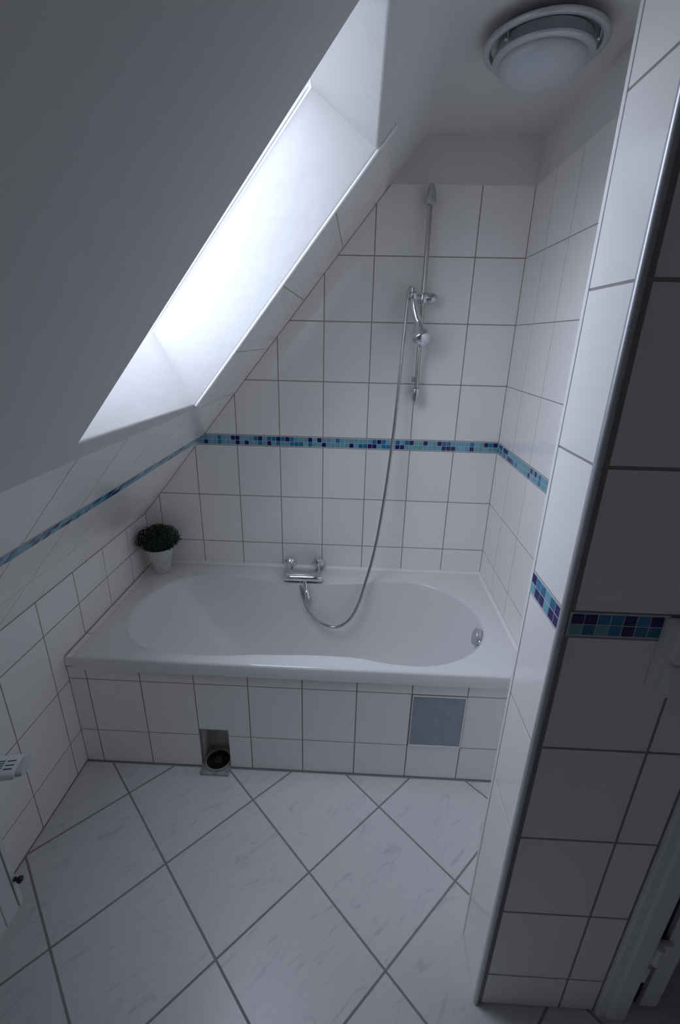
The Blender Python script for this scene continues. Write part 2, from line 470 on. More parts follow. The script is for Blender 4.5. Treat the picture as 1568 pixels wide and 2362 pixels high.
# roof window -------------------------------------------------------------
bm = NB()
def rot_box(bm, t0, y0, d0, t1, y1, d1, bev=0.003):
    tb = bmesh.new(); bmesh.ops.create_cube(tb, size=1)
    if bev: 
        for v in tb.verts: v.co = Vector(((v.co.x+.5)*(t1-t0), (v.co.y+.5)*(y1-y0), (v.co.z+.5)*(d1-d0)))
        bmesh.ops.bevel(tb, geom=tb.edges[:], offset=bev, segments=2, affect='EDGES')
    mtx = Matrix(((CA, 0, -SA, 0), (0, 1, 0, 0), (SA, 0, CA, 0), (0, 0, 0, 1)))
    o = slope(t0, y0, d0)
    merge(bm, tb, Matrix.Translation(o) @ mtx)
win = tag(bpy.data.objects.new('window_1', None), kind='structure'); COL.objects.link(win); win.location = slope(1.3, -0.92, 0.30)
fo, fi = 0.05, 0.004
for a in ((0.86, -1.33, 0.236, 0.894, -0.51, 0.37), (1.702, -1.33, 0.236, 1.76, -0.51, 0.37),
          (0.894, -1.33, 0.236, 1.702, -1.284, 0.37), (0.894, -0.566, 0.238, 1.702, -0.51, 0.37)):
    rot_box(bm, *a)
obj('window_frame', bm, M['white_paint'], win)
bm = NB()
for a in ((0.8945, -1.2835, 0.335, 0.906, -0.5565, 0.369), (1.690, -1.2835, 0.335, 1.7015, -0.5565, 0.369),
          (0.906, -1.2835, 0.335, 1.690, -1.272, 0.369), (0.906, -0.568, 0.335, 1.690, -0.5565, 0.369)):
    rot_box(bm, *a, bev=0.0015)
obj('sash', bm, M['white_paint'], win)
bm = NB(); rot_box(bm, 0.904, -1.274, 0.352, 1.692, -0.566, 0.356, bev=0.0004)
obj('pane', bm, M['glass'], win)

# ceiling with a soft cove against the slope ----------------------------------
bm = NB()
xc = KN.x + TCEIL*CA; L = 0.05
arc = []
p0 = V3((xc - L*CA, 0, ZC - L*SA)); p2 = V3((xc + L, 0, ZC)); p1 = V3((xc, 0, ZC))
for k in range(13):
    t = k/12; arc.append((p0*(1-t)**2 + p1*2*t*(1-t) + p2*t*t))
arc = [a + V3((0.0002, 0, -0.0001)) for a in arc] + [V3((1.06, 0, ZC))]
lo = [bm.verts.new((a.x, 0.0, a.z)) for a in arc]; hi = [bm.verts.new((a.x, YN, a.z)) for a in arc]
for i in range(len(arc)-1): bm.faces.new((lo[i], lo[i+1], hi[i+1], hi[i]))
ceiling = obj('ceiling', bm, M['plaster_rough'], smooth=True, angle=30)
tag(ceiling, kind='structure')
bm = NB(); box(bm, xc-0.02, YN-0.06, ZC+0.002, 1.06, 0.06, ZC+0.06)
obj('ceiling_board', bm, M['plaster'], ceiling)

# right wall of the bath niche ------------------------------------------------
bm = NB(); box(bm, 0.0, -1.2645, 0, 0.05, 0.06, ZC)
wall_right = tag(obj('wall_right', bm, M['plaster']), kind='structure')
FR = (V3((0, 0, 0)), V3((0, -1, 0)), V3((0, 0, 1)), V3((-1, 0, 0)))       # u = -y
reg = rect(0, 0, 1.262, 2.1875)
grout_sheet('grout', wall_right, FR, rect(0, 0, 1.262, 2.1838), M['grout'])
ur = [0, .205, .41, .615, .82, 1.025, 1.23, 1.27]
fill(wall_right, FR, ur, ROWS_UP, reg, joint=0.0032); fill(wall_right, FR, ur, ROWS_DN, reg, joint=0.0032)
grout_sheet('grout_strip', wall_right, FR, rect(0.001, ZB+.001, 1.26, ZS-.001), M['grout_light'], 0.0021)
rt = list('lmnlnnnlltlltllltltlntnlmlltlltlmnllt'); rb = list('mlmlmmlnnnmlmlltlltnlltlmltllnlltl')
mosaic(wall_right, FR, 0.003, 1.26, ZB+0.0037, 0.0213, reg, rows=(rb, rt), seed=21)

# partition with the door ----------------------------------------------------
PX, PF, PB = -0.287, -1.418, -1.266
bm = NB(); box(bm, PX, PF, 0, 0.0175, PB, ZC); box(bm, 0.0175, PF, 2.06, 1.0, PB, ZC)
wall_part = tag(obj('wall_partition', bm, M['grout']), kind='structure')
PR_UP = [1.199, 1.4515, 1.7045, 1.957, 2.21]; PR_DN = [1.150, 0.893, 0.637, 0.384, 0.131, 0.0]
FP = (V3((PX, 0, 0)), V3((0, -1, 0)), V3((0, 0, 1)), V3((-1, 0, 0)))      # end face, u = -y
u0, u1 = -PB, -PF
reg = rect(u0, 0, u1, 2.21)
grout_sheet('grout', wall_part, FP, rect(u0, 0, u1, 2.21), M['grout'])
fill(wall_part, FP, [u0+0.008, u1-0.010], PR_UP, reg); fill(wall_part, FP, [u0+0.008, u1-0.010], PR_DN, reg)
grout_sheet('grout_strip', wall_part, FP, rect(u0+.001, 1.1505, u1-.002, 1.1985), M['grout_light'], 0.0021)
mosaic(wall_part, FP, u0+0.007, u1-0.008, 1.1535, 0.0228, reg, rows=(list('tnnlnn'), list('nmmlmn')))
FD = (V3((0, PF, 0)), V3((1, 0, 0)), V3((0, 0, 1)), V3((0, -1, 0)))
reg = rect(PX, 0, 0.016, 2.21)
fill(wall_part, FD, [PX+0.012, -0.073, 0.016], PR_UP[:1]+PR_UP[1:], reg, joint=0.006)
fill(wall_part, FD, [PX+0.012, -0.073, 0.016], PR_DN, reg, joint=0.006)
grout_sheet('grout_strip', wall_part, FD, rect(PX+.008, 1.1505, -.112, 1.1985), M['grout_light'], 0.0021)
mosaic(wall_part, FD, PX+0.012, -0.110, 1.1535, 0.0221, reg, rows=(list('tmtmnmmm'), list('nnmmnmnn')))
grout_sheet('plaster_top', wall_part, FD, rect(PX, 2.215, 1.0, ZC), M['plaster'], 0.003)
FQ = (V3((0, PB, 0)), V3((-1, 0, 0)), V3((0, 0, 1)), V3((0, 1, 0)))       # niche side, u = -x
reg = rect(0.001, 0, -PX, 2.21)
fill(wall_part, FQ, [0.0, 0.20, -PX], PR_UP + [1.150], reg); fill(wall_part, FQ, [0.0, 0.20, -PX], PR_DN, reg)

# corner profile of the partition: two round-edged aluminium lips with a groove
bm = NB()
tube(bm, [(PX-0.001, PF-0.001, 0.002), (PX-0.001, PF-0.001, 2.33)], 0.0065, 16)
box(bm, PX-0.0035, PF+0.002, 0.002, PX+0.004, PF+0.0115, 2.33, bev=0.0012)
corner = tag(obj('trim_1', bm, M['alu'], smooth=True), kind='structure')
bm = NB(); box(bm, PX-0.0032, PB-0.009, 0.002, PX+0.003, PB+0.002, 2.33, bev=0.0012)
tag(obj('trim_2', bm, M['silicone']), kind='structure')

# door casing, jamb and leaf ---------------------------------------------------
bm = NB()
box(bm, 0.0175, PF-0.014, 0.0, 0.044, PF+0.002, 2.10, bev=0.004)
box(bm, 0.040, PF-0.020, 0.0, 0.088, PF+0.002, 2.10, bev=0.006)
box(bm, 0.0175, PF+0.0005, 0.0, 0.100, PB, 2.06, bev=0.003)
box(bm, 0.0175, PF-0.020, 2.03, 1.0, PF+0.002, 2.10, bev=0.006)
casing = tag(obj('trim_3', bm, M['door_paint']), kind='structure')
door = tag(bpy.data.objects.new('door_1', None), kind='structure'); COL.objects.link(door); door.location = (0.15, PF, 0)
bm = NB(); box(bm, 0.137, PF+0.008, 0.012, 0.181, PF+0.76, 2.02, bev=0.002)
obj('door_leaf', bm, M['door_paint'], door)
bm = NB()
lathe(bm, [(0.011, 0), (0.011, 0.056)], (0.090, PF-0.008, 0.176), n=20); lathe(bm, [(0.011, 0), (0.011, 0.060)], (0.104, PF-0.008, 0.240), n=20)
box(bm, 0.080, PF-0.004, 0.176, 0.096, PF+0.012, 0.232); box(bm, 0.104, PF-0.006, 0.242, 0.142, PF+0.009, 0.298, bev=0.002)
obj('hinge', bm, M['switch'], door, smooth=True)
bm = NB(); box(bm, 0.1005, PF+0.020, 0.002, 0.1365, PF+0.034, 2.03)
obj('gap_shade_strip', bm, M['black'], door)  # added black strip that paints the shade between jamb and leaf
# cupboard space behind the doorway
bm = NB()
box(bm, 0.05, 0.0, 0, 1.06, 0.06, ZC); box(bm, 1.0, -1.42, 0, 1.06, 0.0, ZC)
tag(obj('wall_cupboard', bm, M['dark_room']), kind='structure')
bm = NB(); box(bm, 1.0, YN, 0, 1.06, -1.42, ZC)
tag(obj('wall_hall', bm, M['plaster']), kind='structure')
bm = NB(); box(bm, -1.76, YN-0.06, 0, 1.06, YN, ZC)
tag(obj('wall_near', bm, M['plaster']), kind='structure')

# floor -----------------------------------------------------------------------
bm = NB(); box(bm, -1.76, YN, -0.06, 1.06, 0.06, 0.0)
floor = tag(obj('floor', bm, M['floor_grout']), kind='structure')
s2 = math.sqrt(0.5)
FF = (V3((-0.757, -1.132, -0.0016)), V3((s2, s2, 0)), V3((-s2, s2, 0)), V3((0, 0, 1)))
def touv(x, y):
    dx, dy = x+0.757, y+1.132; return (dx*s2+dy*s2, -dx*s2+dy*s2)
reg = [touv(-1.699, YN+.002), touv(0.998, YN+.002), touv(0.998, -0.768), touv(-1.699, -0.768)]
k = 0.3334
hole = None
fill(floor, FF, [i*k for i in range(-8, 9)], [i*k for i in range(-8, 9)], reg, M['marble'], joint=0.0065)

# ------------------------------------------------------------------ bath surround
AY = -0.762                                            # masonry face; tiles 3 mm proud
bm = NB()
HX0, HX1, HZ = -1.2265, -1.110, 0.195
PX0, PX1, PZ0, PZ1 = -0.414, -0.214, 0.1645, 0.4085
for a in ((-1.6995, 0, HX0, 0.464), (HX0, HZ, HX1, 0.464), (HX1, 0, PX0, 0.464), (PX0, 0, PX1, PZ0), (PX0, PZ1, PX1, 0.464), (PX1, 0, -0.0005, 0.464)):
    box(bm, a[0], AY, a[1], a[2], AY+0.025, a[3])
apron = tag(obj('wall_apron', bm, M['grout']), kind='structure')
FA = (V3((0, AY, 0)), V3((1, 0, 0)), V3((0, 0, 1)), V3((0, -1, 0)))
ua = [-0.0129-0.202*i for i in range(1, 9)] + [-1.70, -0.0]
ra = [0.0, 0.1644, 0.4126, 0.468]
def skip(p):
    """cut the drain hole out of tiles and leave the access panel's cell free"""
    xs = [q[0] for q in p]; zs = [q[1] for q in p]; x0, x1, z0, z1 = min(xs), max(xs), min(zs), max(zs)
    if x0 > PX0-0.01 and x1 < PX1+0.01 and z0 > PZ0-0.01 and z1 < PZ1+0.01: return []
    if x1 <= HX0 or x0 >= HX1 or z0 >= HZ: return [p]
    if z1 <= HZ+0.003: return [rect(HX1, z0, x1, z1)]
    if z0 < HZ-0.003 and x1 > HX1+0.02: return [[(HX1, z0), (x1, z0), (x1, z1), (x0, z1), (x0, HZ), (HX1, HZ)]]   # L-shaped cut tile
    return [p]
# cells touching the hole: build the big cell as three clean pieces
fill(apron, FA, ua, ra, rect(-1.699, 0.0, 0.003, 0.4715), skip=skip)
# ledge of cut tiles between bath and left wall
bm = NB(); box(bm, -1.6995, AY+0.0255, 0.44, -1.672, -0.001, 0.509)
box(bm, -1.6995, AY, 0.464, -1.672, AY+0.0255, 0.509)
ledge = obj('ledge_core', bm, M['grout'], apron)
FT = (V3((0, 0, 0.5092)), V3((1, 0, 0)), V3((0, 1, 0)), V3((0, 0, 1)))
fill(apron, FT, [-1.6935, -1.6645], [-0.768, -0.622, -0.414, -0.205, 0.0], rect(-1.70, -0.772, -1.660, 0.002))
tile('tile', rect(-1.697, 0.470, -1.670, 0.5085), FA, apron, M['tile'])
# lining of the drain recess
bm = NB()
box(bm, HX0-0.004, AY+0.0255, 0.001, HX0, -0.665, HZ); box(bm, HX1, AY+0.0255, 0.001, HX1+0.004, -0.665, HZ)
box(bm, HX0, -0.669, 0.001, HX1, -0.6655, HZ-.0005); box(bm, HX0, AY+0.0255, HZ, HX1, -0.665, HZ+0.004)
obj('recess_lining', bm, M['recess'], apron)

# ------------------------------------------------------------------ bathtub
tub = empty('bathtub', (-0.84, -0.39, 0.10), 'white built-in oval bathtub with a waisted basin behind the low tiled front', 'bathtub')
RZ = 0.5177
cx, cy = -0.80, -0.425
ctrl = [(-0.098, -0.46), (-0.105, -0.37), (-0.145, -0.275), (-0.225, -0.182), (-0.335, -0.128), (-0.45, -0.118), (-0.60, -0.150), (-0.76, -0.170), (-0.93, -0.166),
        (-1.10, -0.150), (-1.28, -0.128), (-1.40, -0.135), (-1.50, -0.190), (-1.565, -0.30), (-1.585, -0.43), (-1.56, -0.56), (-1.49, -0.66), (-1.38, -0.712), (-1.22, -0.728),
        (-1.05, -0.716), (-0.90, -0.706), (-0.74, -0.700), (-0.60, -0.708), (-0.48, -0.731), (-0.36, -0.731), (-0.245, -0.690), (-0.165, -0.625), (-0.113, -0.540)]
pol = sorted([(math.atan2(y-cy, x-cx), math.hypot(x-cx, y-cy)) for x, y in ctrl])
def rad(th):
    n = len(pol)
    for i in range(n):
        a0, r0 = pol[i]; a1, r1 = pol[(i+1) % n]
        if i == n-1: a1 += 2*PI
        for sft in (0, 2*PI):
            tt = th+sft
            if a0 <= tt <= a1:
                am, rm = pol[i-1]; ap, rp = pol[(i+2) % n]
                if am > a0: am -= 2*PI
                while ap < a1: ap += 2*PI
                h = a1-a0; s = (tt-a0)/h
                m0 = 0.5*((r1-r0)/(a1-a0) + (r0-rm)/(a0-am))*h; m1 = 0.5*((rp-r1)/(ap-a1)+(r1-r0)/(a1-a0))*h
                return (2*s**3-3*s**2+1)*r0 + (s**3-2*s**2+s)*m0 + (-2*s**3+3*s**2)*r1 + (s**3-s**2)*m1
    return pol[0][1]
RX0, RX1, RY0, RY1 = -1.6665, -0.0035, -0.7745, -0.0035
corners = [math.atan2(y-cy, x-cx) for x in (RX0, RX1) for y in (RY0, RY1)]
N = 160
ths = sorted([-PI + 2*PI*i/N for i in range(N)] + corners)
def rectpt(th, e=0.0):
    c, s = math.cos(th), math.sin(th); k = 1e9
    if c > 1e-9: k = min(k, (RX1-e-cx)/c)
    if c < -1e-9: k = min(k, (RX0+e-cx)/c)
    if s > 1e-9: k = min(k, (RY1-e-cy)/s)
    if s < -1e-9: k = min(k, (RY0+e-cy)/s)
    return cx+k*c, cy+k*s
BZ = 0.105
def botr(th):                                           # bottom outline (stadium)
    c, s = math.cos(th), math.sin(th)
    x, y = (1.0 if c > 0 else 1.0), 1.0
    ax = 0.50 if c > 0 else 0.36; ay = 0.205; p = 2.6
    k = (abs(c/ax)**p + abs(s/ay)**p)**(-1/p)
    return k
def tring(bm, fn, z): return [bm.verts.new((*fn(t), z)) for t in ths]
bm = NB(); rings = []
rings.append(tring(bm, lambda t: rectpt(t, 0.0), 0.4635))
rings.append(tring(bm, lambda t: rectpt(t, 0.0), RZ-0.009))
rings.append(tring(bm, lambda t: rectpt(t, 0.0025), RZ-0.003))
rings.append(tring(bm, lambda t: rectpt(t, 0.009), RZ))
rings.append(tring(bm, lambda t: tuple(0.5*a+0.5*b for a, b in zip(rectpt(t, 0.009), (cx+(rad(t)+.008)*math.cos(t), cy+(rad(t)+.008)*math.sin(t)))), RZ-0.0005))
def mix(t, h, off=0):
    r = rad(t)*(1-h) + botr(t)*h + off
    return cx + r*math.cos(t), cy + r*math.sin(t)
prof = [(-0.012, 0.0007), (0.0, 0.0025), (0.018, 0.008), (0.035, 0.018), (0.055, 0.034), (0.10, 0.065), (0.17, 0.11), (0.26, 0.16), (0.36, 0.215), (0.46, 0.262),
        (0.57, 0.305), (0.68, 0.342), (0.79, 0.372), (0.90, 0.394), (1.0, 0.406)]
for h, d in prof: rings.append(tring(bm, lambda t, h=h: mix(t, max(h, 0), 0.006 if h < 0 else 0), RZ-d))
rings.append(tring(bm, lambda t: (cx+botr(t)*.6*math.cos(t), cy+botr(t)*.6*math.sin(t)), RZ-0.411))
rings.append(tring(bm, lambda t: (cx+botr(t)*.2*math.cos(t), cy+botr(t)*.2*math.sin(t)), RZ-0.413))
n = len(ths)
for a, b in zip(rings, rings[1:]):
    for i in range(n): bm.faces.new((a[i], a[(i+1) % n], b[(i+1) % n], b[i]))
bm.faces.new(rings[-1])
obj('basin', bm, M['enamel'], tub, smooth=True, angle=50)
# silicone bead along back and right wall
def bead(bm, p, q, up, side, r):
    p, q, up, side = map(V3, (p, q, up, side))
    a = []
    for o in (p, q):
        a.append([bm.verts.new(o), bm.verts.new(o+side*r), bm.verts.new(o+side*r*0.62+up*r*0.30), bm.verts.new(o+side*r*0.30+up*r*0.62), bm.verts.new(o+up*r)])
    for i in range(5): bm.faces.new((a[0][i], a[0][(i+1) % 5], a[1][(i+1) % 5], a[1][i]))
    bm.faces.new(a[0]); bm.faces.new(list(reversed(a[1])))
bm = NB()
bead(bm, (-1.69, -0.0032, RZ), (-0.003, -0.0032, RZ), (0, 0, 1), (0, -1, 0), 0.011)
bead(bm, (-0.0032, -0.003, RZ), (-0.0032, -0.774, RZ), (0, 0, 1), (-1, 0, 0), 0.011)
obj('silicone_bead', bm, M['silicone'], tub)
# overflow fitting on the right end wall
oax = V3((-1, 0.10, 0.22)).normalized(); oc = V3((-0.106, -0.497, 0.478))
bm = NB(); lathe(bm, [(0, 0), (0.026, 0), (0.026, 0.009), (0.033, 0.012), (0.0345, 0.015), (0.0345, 0.031), (0.0325, 0.034), (0.0, 0.035)], oc, axis=oax, n=36, cap=False)
ov = obj('overflow_knob', bm, M['ring'], tub, smooth=True)
bm = NB(); lathe(bm, [(0, 0.0), (0.008, 0.0), (0.008, 0.012), (0.006, 0.014), (0.0, 0.014)], oc + oax*0.018 + V3((0, -0.033, 0.004)), axis=(-0.2, -1, 0.1), n=20, cap=False)
obj('grip', bm, M['chrome'], ov, smooth=True)
bm = NB(); lathe(bm, [(0, 0), (0.034, 0), (0.035, 0.003), (0.028, 0.006), (0.0, 0.008)], (-0.62, -0.425, RZ-0.413), n=32, cap=False)
obj('waste_plug', bm, M['chrome'], tub, smooth=True)

# ------------------------------------------------------------------ access panel
ap = empty('access_panel', (-0.314, AY, 0.1645), 'blue-grey film-covered square access panel in a thin white frame in the bath front', 'panel')
bm = NB(); box(bm, PX0+0.004, AY-0.0035, PZ0+0.005, PX1-0.006, AY+0.012, PZ1-0.004, bev=0.001)
obj('panel_sheet', bm, M['panel'], ap)
bm = NB()
t_ = 0.005
box(bm, PX0+.001, AY-0.006, PZ0+.001, PX1-.001, AY+0.006, PZ0+.001+t_+.002, bev=0.001); box(bm, PX0+.001, AY-0.005, PZ1-.001-t_*.5, PX1-.001, AY+0.006, PZ1-.001, bev=0.0008)
box(bm, PX0+.001, AY-0.005, PZ0+.006, PX0+.001+t_*.6, AY+0.006, PZ1-.003, bev=0.0008); box(bm, PX1-.001-t_, AY-0.006, PZ0+.006, PX1-.001, AY+0.006, PZ1-.003, bev=0.001)
obj('panel_frame', bm, M['silicone'], ap)

# ------------------------------------------------------------------ floor drain
dr = empty('floor_drain', (-1.170, -0.735, 0.0), 'grey square floor drain with a round black grate in the opening of the bath front', 'drain')
dx0, dx1, dy0, dy1 = -1.2255, -1.111, -0.806, -0.672
bm = NB(); box(bm, dx0+.001, dy0+.001, 0.0012, dx1-.001, dy1-.001, 0.005)
for a in ((dx0, dy0, dx1, dy0+.006, .011), (dx0+.0004, dy0+.006, dx0+.005, dy1-.005, .0106), (dx1-.005, dy0+.006, dx1-.0004, dy1-.005, .0106), (dx0, dy1-.005, dx1, dy1, .011)):
    box(bm, a[0], a[1], 0.0016, a[2], a[3], a[4], bev=0.0008)
obj('tray', bm, M['tray'], dr)
gc = (-1.168, -0.740)
bm = NB(); lathe(bm, [(0.052, 0.005), (0.052, 0.012), (0.049, 0.014), (0.046, 0.012), (0.046, 0.0055)], (*gc, 0), n=40, cap=False)
obj('ring', bm, M['tray'], dr, smooth=True)
bm = NB(); lathe(bm, [(0, 0.0055), (0.0455, 0.0055), (0.0455, 0.007), (0, 0.007)], (*gc, 0), n=40, cap=False)
for r in (0.040, 0.032, 0.024):
    lathe(bm, [(r-0.0022, 0.007), (r-0.0022, 0.0115), (r+0.0022, 0.0115), (r+0.0022, 0.007)], (*gc, 0), n=40, cap=False)
for i in range(12):
    a = i*PI/6; tube(bm, [(gc[0]+.019*math.cos(a), gc[1]+.019*math.sin(a), .0105), (gc[0]+.043*math.cos(a), gc[1]+.043*math.sin(a), .0105)], 0.0016, 6)
obj('grate', bm, M['black'], dr)
bm = NB(); lathe(bm, [(0.008, 0.007), (0.017, 0.007), (0.018, 0.012), (0.014, 0.014), (0.009, 0.012), (0.0, 0.010)], (*gc, 0), n=32, cap=False)
obj('grate_hub', bm, M['darkrub'], dr, smooth=True)

# ------------------------------------------------------------------ bath mixer
mx_ = empty('bath_mixer', (-0.895, -0.003, 0.55), 'chrome thermostatic bath mixer on the back wall above the tub rim', 'tap')
MZ = 0.546; MY = -0.166
for i, x in enumerate((-0.972, -0.826)):
    bm = NB(); lathe(bm, [(0.0, 0.0), (0.030, 0.0), (0.030, 0.004), (0.026, 0.011), (0.018, 0.018), (0.0135, 0.022), (0.0135, 0.114), (0.0, 0.114)], (x, -0.003, MZ-0.004), axis=(0, -1, 0), n=32, cap=False)
    obj('rosette', bm, M['chrome'], mx_, smooth=True)
    bm = NB()
    if i == 0: lathe(bm, [(0.0155, 0), (0.0175, 0.003), (0.0175, 0.018), (0.0155, 0.021)], (x, -0.090, MZ-0.004), axis=(0, -1, 0), n=6)
    else: lathe(bm, [(0.0155, 0), (0.0175, 0.003), (0.0175, 0.018), (0.0155, 0.021)], (x, -0.090, MZ-0.004), axis=(0, -1, 0), n=6)
    obj('union_nut', bm, M['satin'], mx_)
bm = NB()
box(bm, -0.984, MY+0.010, MZ-0.018, -0.812, MY+0.056, MZ+0.012, bev=0.006, seg=3)
box(bm, -0.981, MY-0.006, MZ+0.006, -0.815, MY+0.052, MZ+0.016, bev=0.004, seg=3)
obj('body', bm, M['satin'], mx_, smooth=True)
bm = NB(); lathe(bm, [(0.0, 0), (0.0145, 0.0), (0.017, 0.003), (0.017, 0.046), (0.0158, 0.047), (0.0158, 0.0485), (0.017, 0.0495), (0.017, 0.14), (0.0158, 0.141), (0.0158, 0.1425), (0.017, 0.1435), (0.017, 0.186), (0.0145, 0.189), (0, 0.189)], (-0.985, MY, MZ-0.003), axis=(1, 0.01, 0), n=40, cap=False)
obj('control_barrel', bm, M['chrome'], mx_, smooth=True)
bm = NB(); lathe(bm, [(0, 0), (0.013, 0), (0.013, 0.018), (0.0185, 0.022), (0.0185, 0.042), (0.015, 0.046), (0, 0.046)], (-0.822, -0.046, MZ+0.004), axis=(0, -0.15, 1), n=28, cap=False)
obj('diverter_knob', bm, M['satin'], mx_, smooth=True)
bm = NB(); tube(bm, catmull([(-0.880, MY+0.004, MZ-0.012), (-0.875, MY-0.006, MZ-0.040), (-0.866, MY-0.024, MZ-0.070), (-0.860, MY-0.040, MZ-0.094)], 8), lambda i: 0.0095 if i < 15 else 0.0125, 16)
obj('spout', bm, M['chrome'], mx_, smooth=True)
bm = NB(); lathe(bm, [(0.0, 0), (0.010, 0), (0.010, 0.016), (0.008, 0.018), (0.008, 0.030), (0, 0.030)], (-0.902, MY+0.014, MZ-0.010), axis=(0.15, -0.25, -1), n=20, cap=False)
obj('hose_outlet', bm, M['satin'], mx_, smooth=True)

# ------------------------------------------------------------------ shower rail, hand shower, hose
sr = empty('shower_rail', (-0.403, -0.003, 1.37), 'vertical steel shower rail with chrome end brackets on the back wall', 'shower rail')
RY = -0.052; RXX = -0.403
bm = NB(); tube(bm, [(RXX, RY, 1.415), (RXX, RY, 2.115)], 0.0095, 20)
obj('pole', bm, M['steel'], sr, smooth=True)
def bracket(z, sgn, lab):
    """bullet-shaped end piece whose tip points away from the pole"""
    bm = NB()
    prof_ = [(0.0, -0.004), (0.0135, -0.004), (0.019, 0.0), (0.0205, 0.012), (0.0195, 0.028), (0.0165, 0.044), (0.0115, 0.058), (0.006, 0.066), (0.0, 0.069)]
    lathe(bm, prof_, (RXX, RY, z), axis=(0, 0, sgn), n=32, cap=False)
    lathe(bm, [(0.015, 0.0), (0.0125, 0.012), (0.0125, 0.050)], (RXX, -0.0025, z+sgn*0.018), axis=(0, -1, 0), n=24)
    return obj('rail_bracket', bm, M['satin'], sr, smooth=True)
bracket(2.108, 1, ''); bracket(1.428, -1, '')
bm = NB(); tube(bm, [(RXX-0.012, RY+0.006, 1.455), (RXX-0.012, RY+0.006, 1.476)], 0.008, 12)
obj('stop_clip', bm, M['steel'], sr, smooth=True)
# slider: sleeve around the pole, oval locking knob to the right, socket to the left
SZ = 1.783
bm = NB()
lathe(bm, [(0.0, 0), (0.019, 0), (0.021, 0.003), (0.021, 0.035), (0.019, 0.038), (0, 0.038)], (RXX, RY, SZ-0.019), n=28, cap=False)
sl = obj('slider', bm, M['satin'], sr, smooth=True)
bm = NB(); lathe(bm, [(0, 0.0), (0.017, 0.0), (0.019, 0.010), (0.021, 0.026), (0.0195, 0.038), (0.014, 0.046), (0.006, 0.050), (0, 0.0505)], (RXX+0.006, RY, SZ), axis=(1, -0.05, -0.02), n=28, cap=False)
obj('locking_knob', bm, M['satin'], sl, smooth=True)
bm = NB(); tube(bm, [(RXX-0.012, RY-0.006, SZ), (RXX-0.040, RY-0.030, SZ+0.002)], 0.010, 18)
lathe(bm, [(0.015, -0.014), (0.0165, -0.010), (0.0165, 0.014), (0.015, 0.018)], (RXX-0.043, RY-0.037, SZ), axis=(-0.25, -0.30, 1), n=24)
obj('shower_socket', bm, M['satin'], sl, smooth=True)

hs_ = empty('hand_shower', (-0.452, -0.09, 1.78), 'chrome teardrop hand shower hanging head-down from the rail slider', 'hand shower')
bm = NB()
hp_ = catmull([(-0.450, -0.086, 1.803), (-0.446, -0.092, 1.775), (-0.440, -0.097, 1.745), (-0.430, -0.102, 1.715), (-0.421, -0.107, 1.690), (-0.4165, -0.1105, 1.668), (-0.4125, -0.1130, 1.652), (-0.4085, -0.1155, 1.636), (-0.4030, -0.1190, 1.612), (-0.4005, -0.1206, 1.600)], 8)
rr_ = [0.0095, 0.0130, 0.0155, 0.0155, 0.0150, 0.0260, 0.0370, 0.0420, 0.0290, 0.008]
_rs = [v.x for v in catmull([(r, 0, 0) for r in rr_], 8)]
def rfun(i): return max(0.002, _rs[min(i, len(_rs)-1)])
tube(bm, hp_, rfun, 28)
obj('shower_head', bm, M['chrome'], hs_, smooth=True, angle=60)
bm = NB(); tube(bm, [(-0.450, -0.086, 1.803), (-0.4520, -0.084, 1.818)], 0.0105, 18)
obj('handle_collar', bm, M['satin'], hs_, smooth=True)

path = catmull([(-0.452, -0.084, 1.812), (-0.457, -0.082, 1.818), (-0.464, -0.083, 1.806), (-0.468, -0.088, 1.77), (-0.472, -0.095, 1.69), (-0.480, -0.10, 1.50), (-0.489, -0.105, 1.30), (-0.500, -0.11, 1.13), (-0.516, -0.12, 0.95),
                (-0.537, -0.135, 0.77), (-0.560, -0.155, 0.64), (-0.585, -0.180, 0.545), (-0.612, -0.205, 0.448), (-0.645, -0.222, 0.375), (-0.685, -0.230, 0.332), (-0.730, -0.228, 0.313), (-0.778, -0.222, 0.322), (-0.822, -0.216, 0.350), (-0.860, -0.208, 0.396), (-0.882, -0.192, 0.447), (-0.894, -0.174, 0.488), (-0.899, -0.161, 0.510), (-0.901, -0.155, 0.528)], 60)
# even spacing
L_ = [0.0]
for a, b in zip(path, path[1:]): L_.append(L_[-1] + (b-a).length)
step = 0.0016; m_ = int(L_[-1]/step); ev = []; j = 0
for i in range(m_+1):
    s = i*L_[-1]/m_
    while j < len(L_)-2 and L_[j+1] < s: j += 1
    f = (s-L_[j])/max(1e-9, L_[j+1]-L_[j]); ev.append(path[j].lerp(path[j+1], f))
bm = NB(); tube(bm, ev, lambda i: 0.0072 if i % 2 else 0.0064, 10)
hose = obj('shower_hose', bm, M['steel'], smooth=True, angle=80)
tag(hose, 'long ribbed metal shower hose looping from the hand shower down into the tub', 'hose')

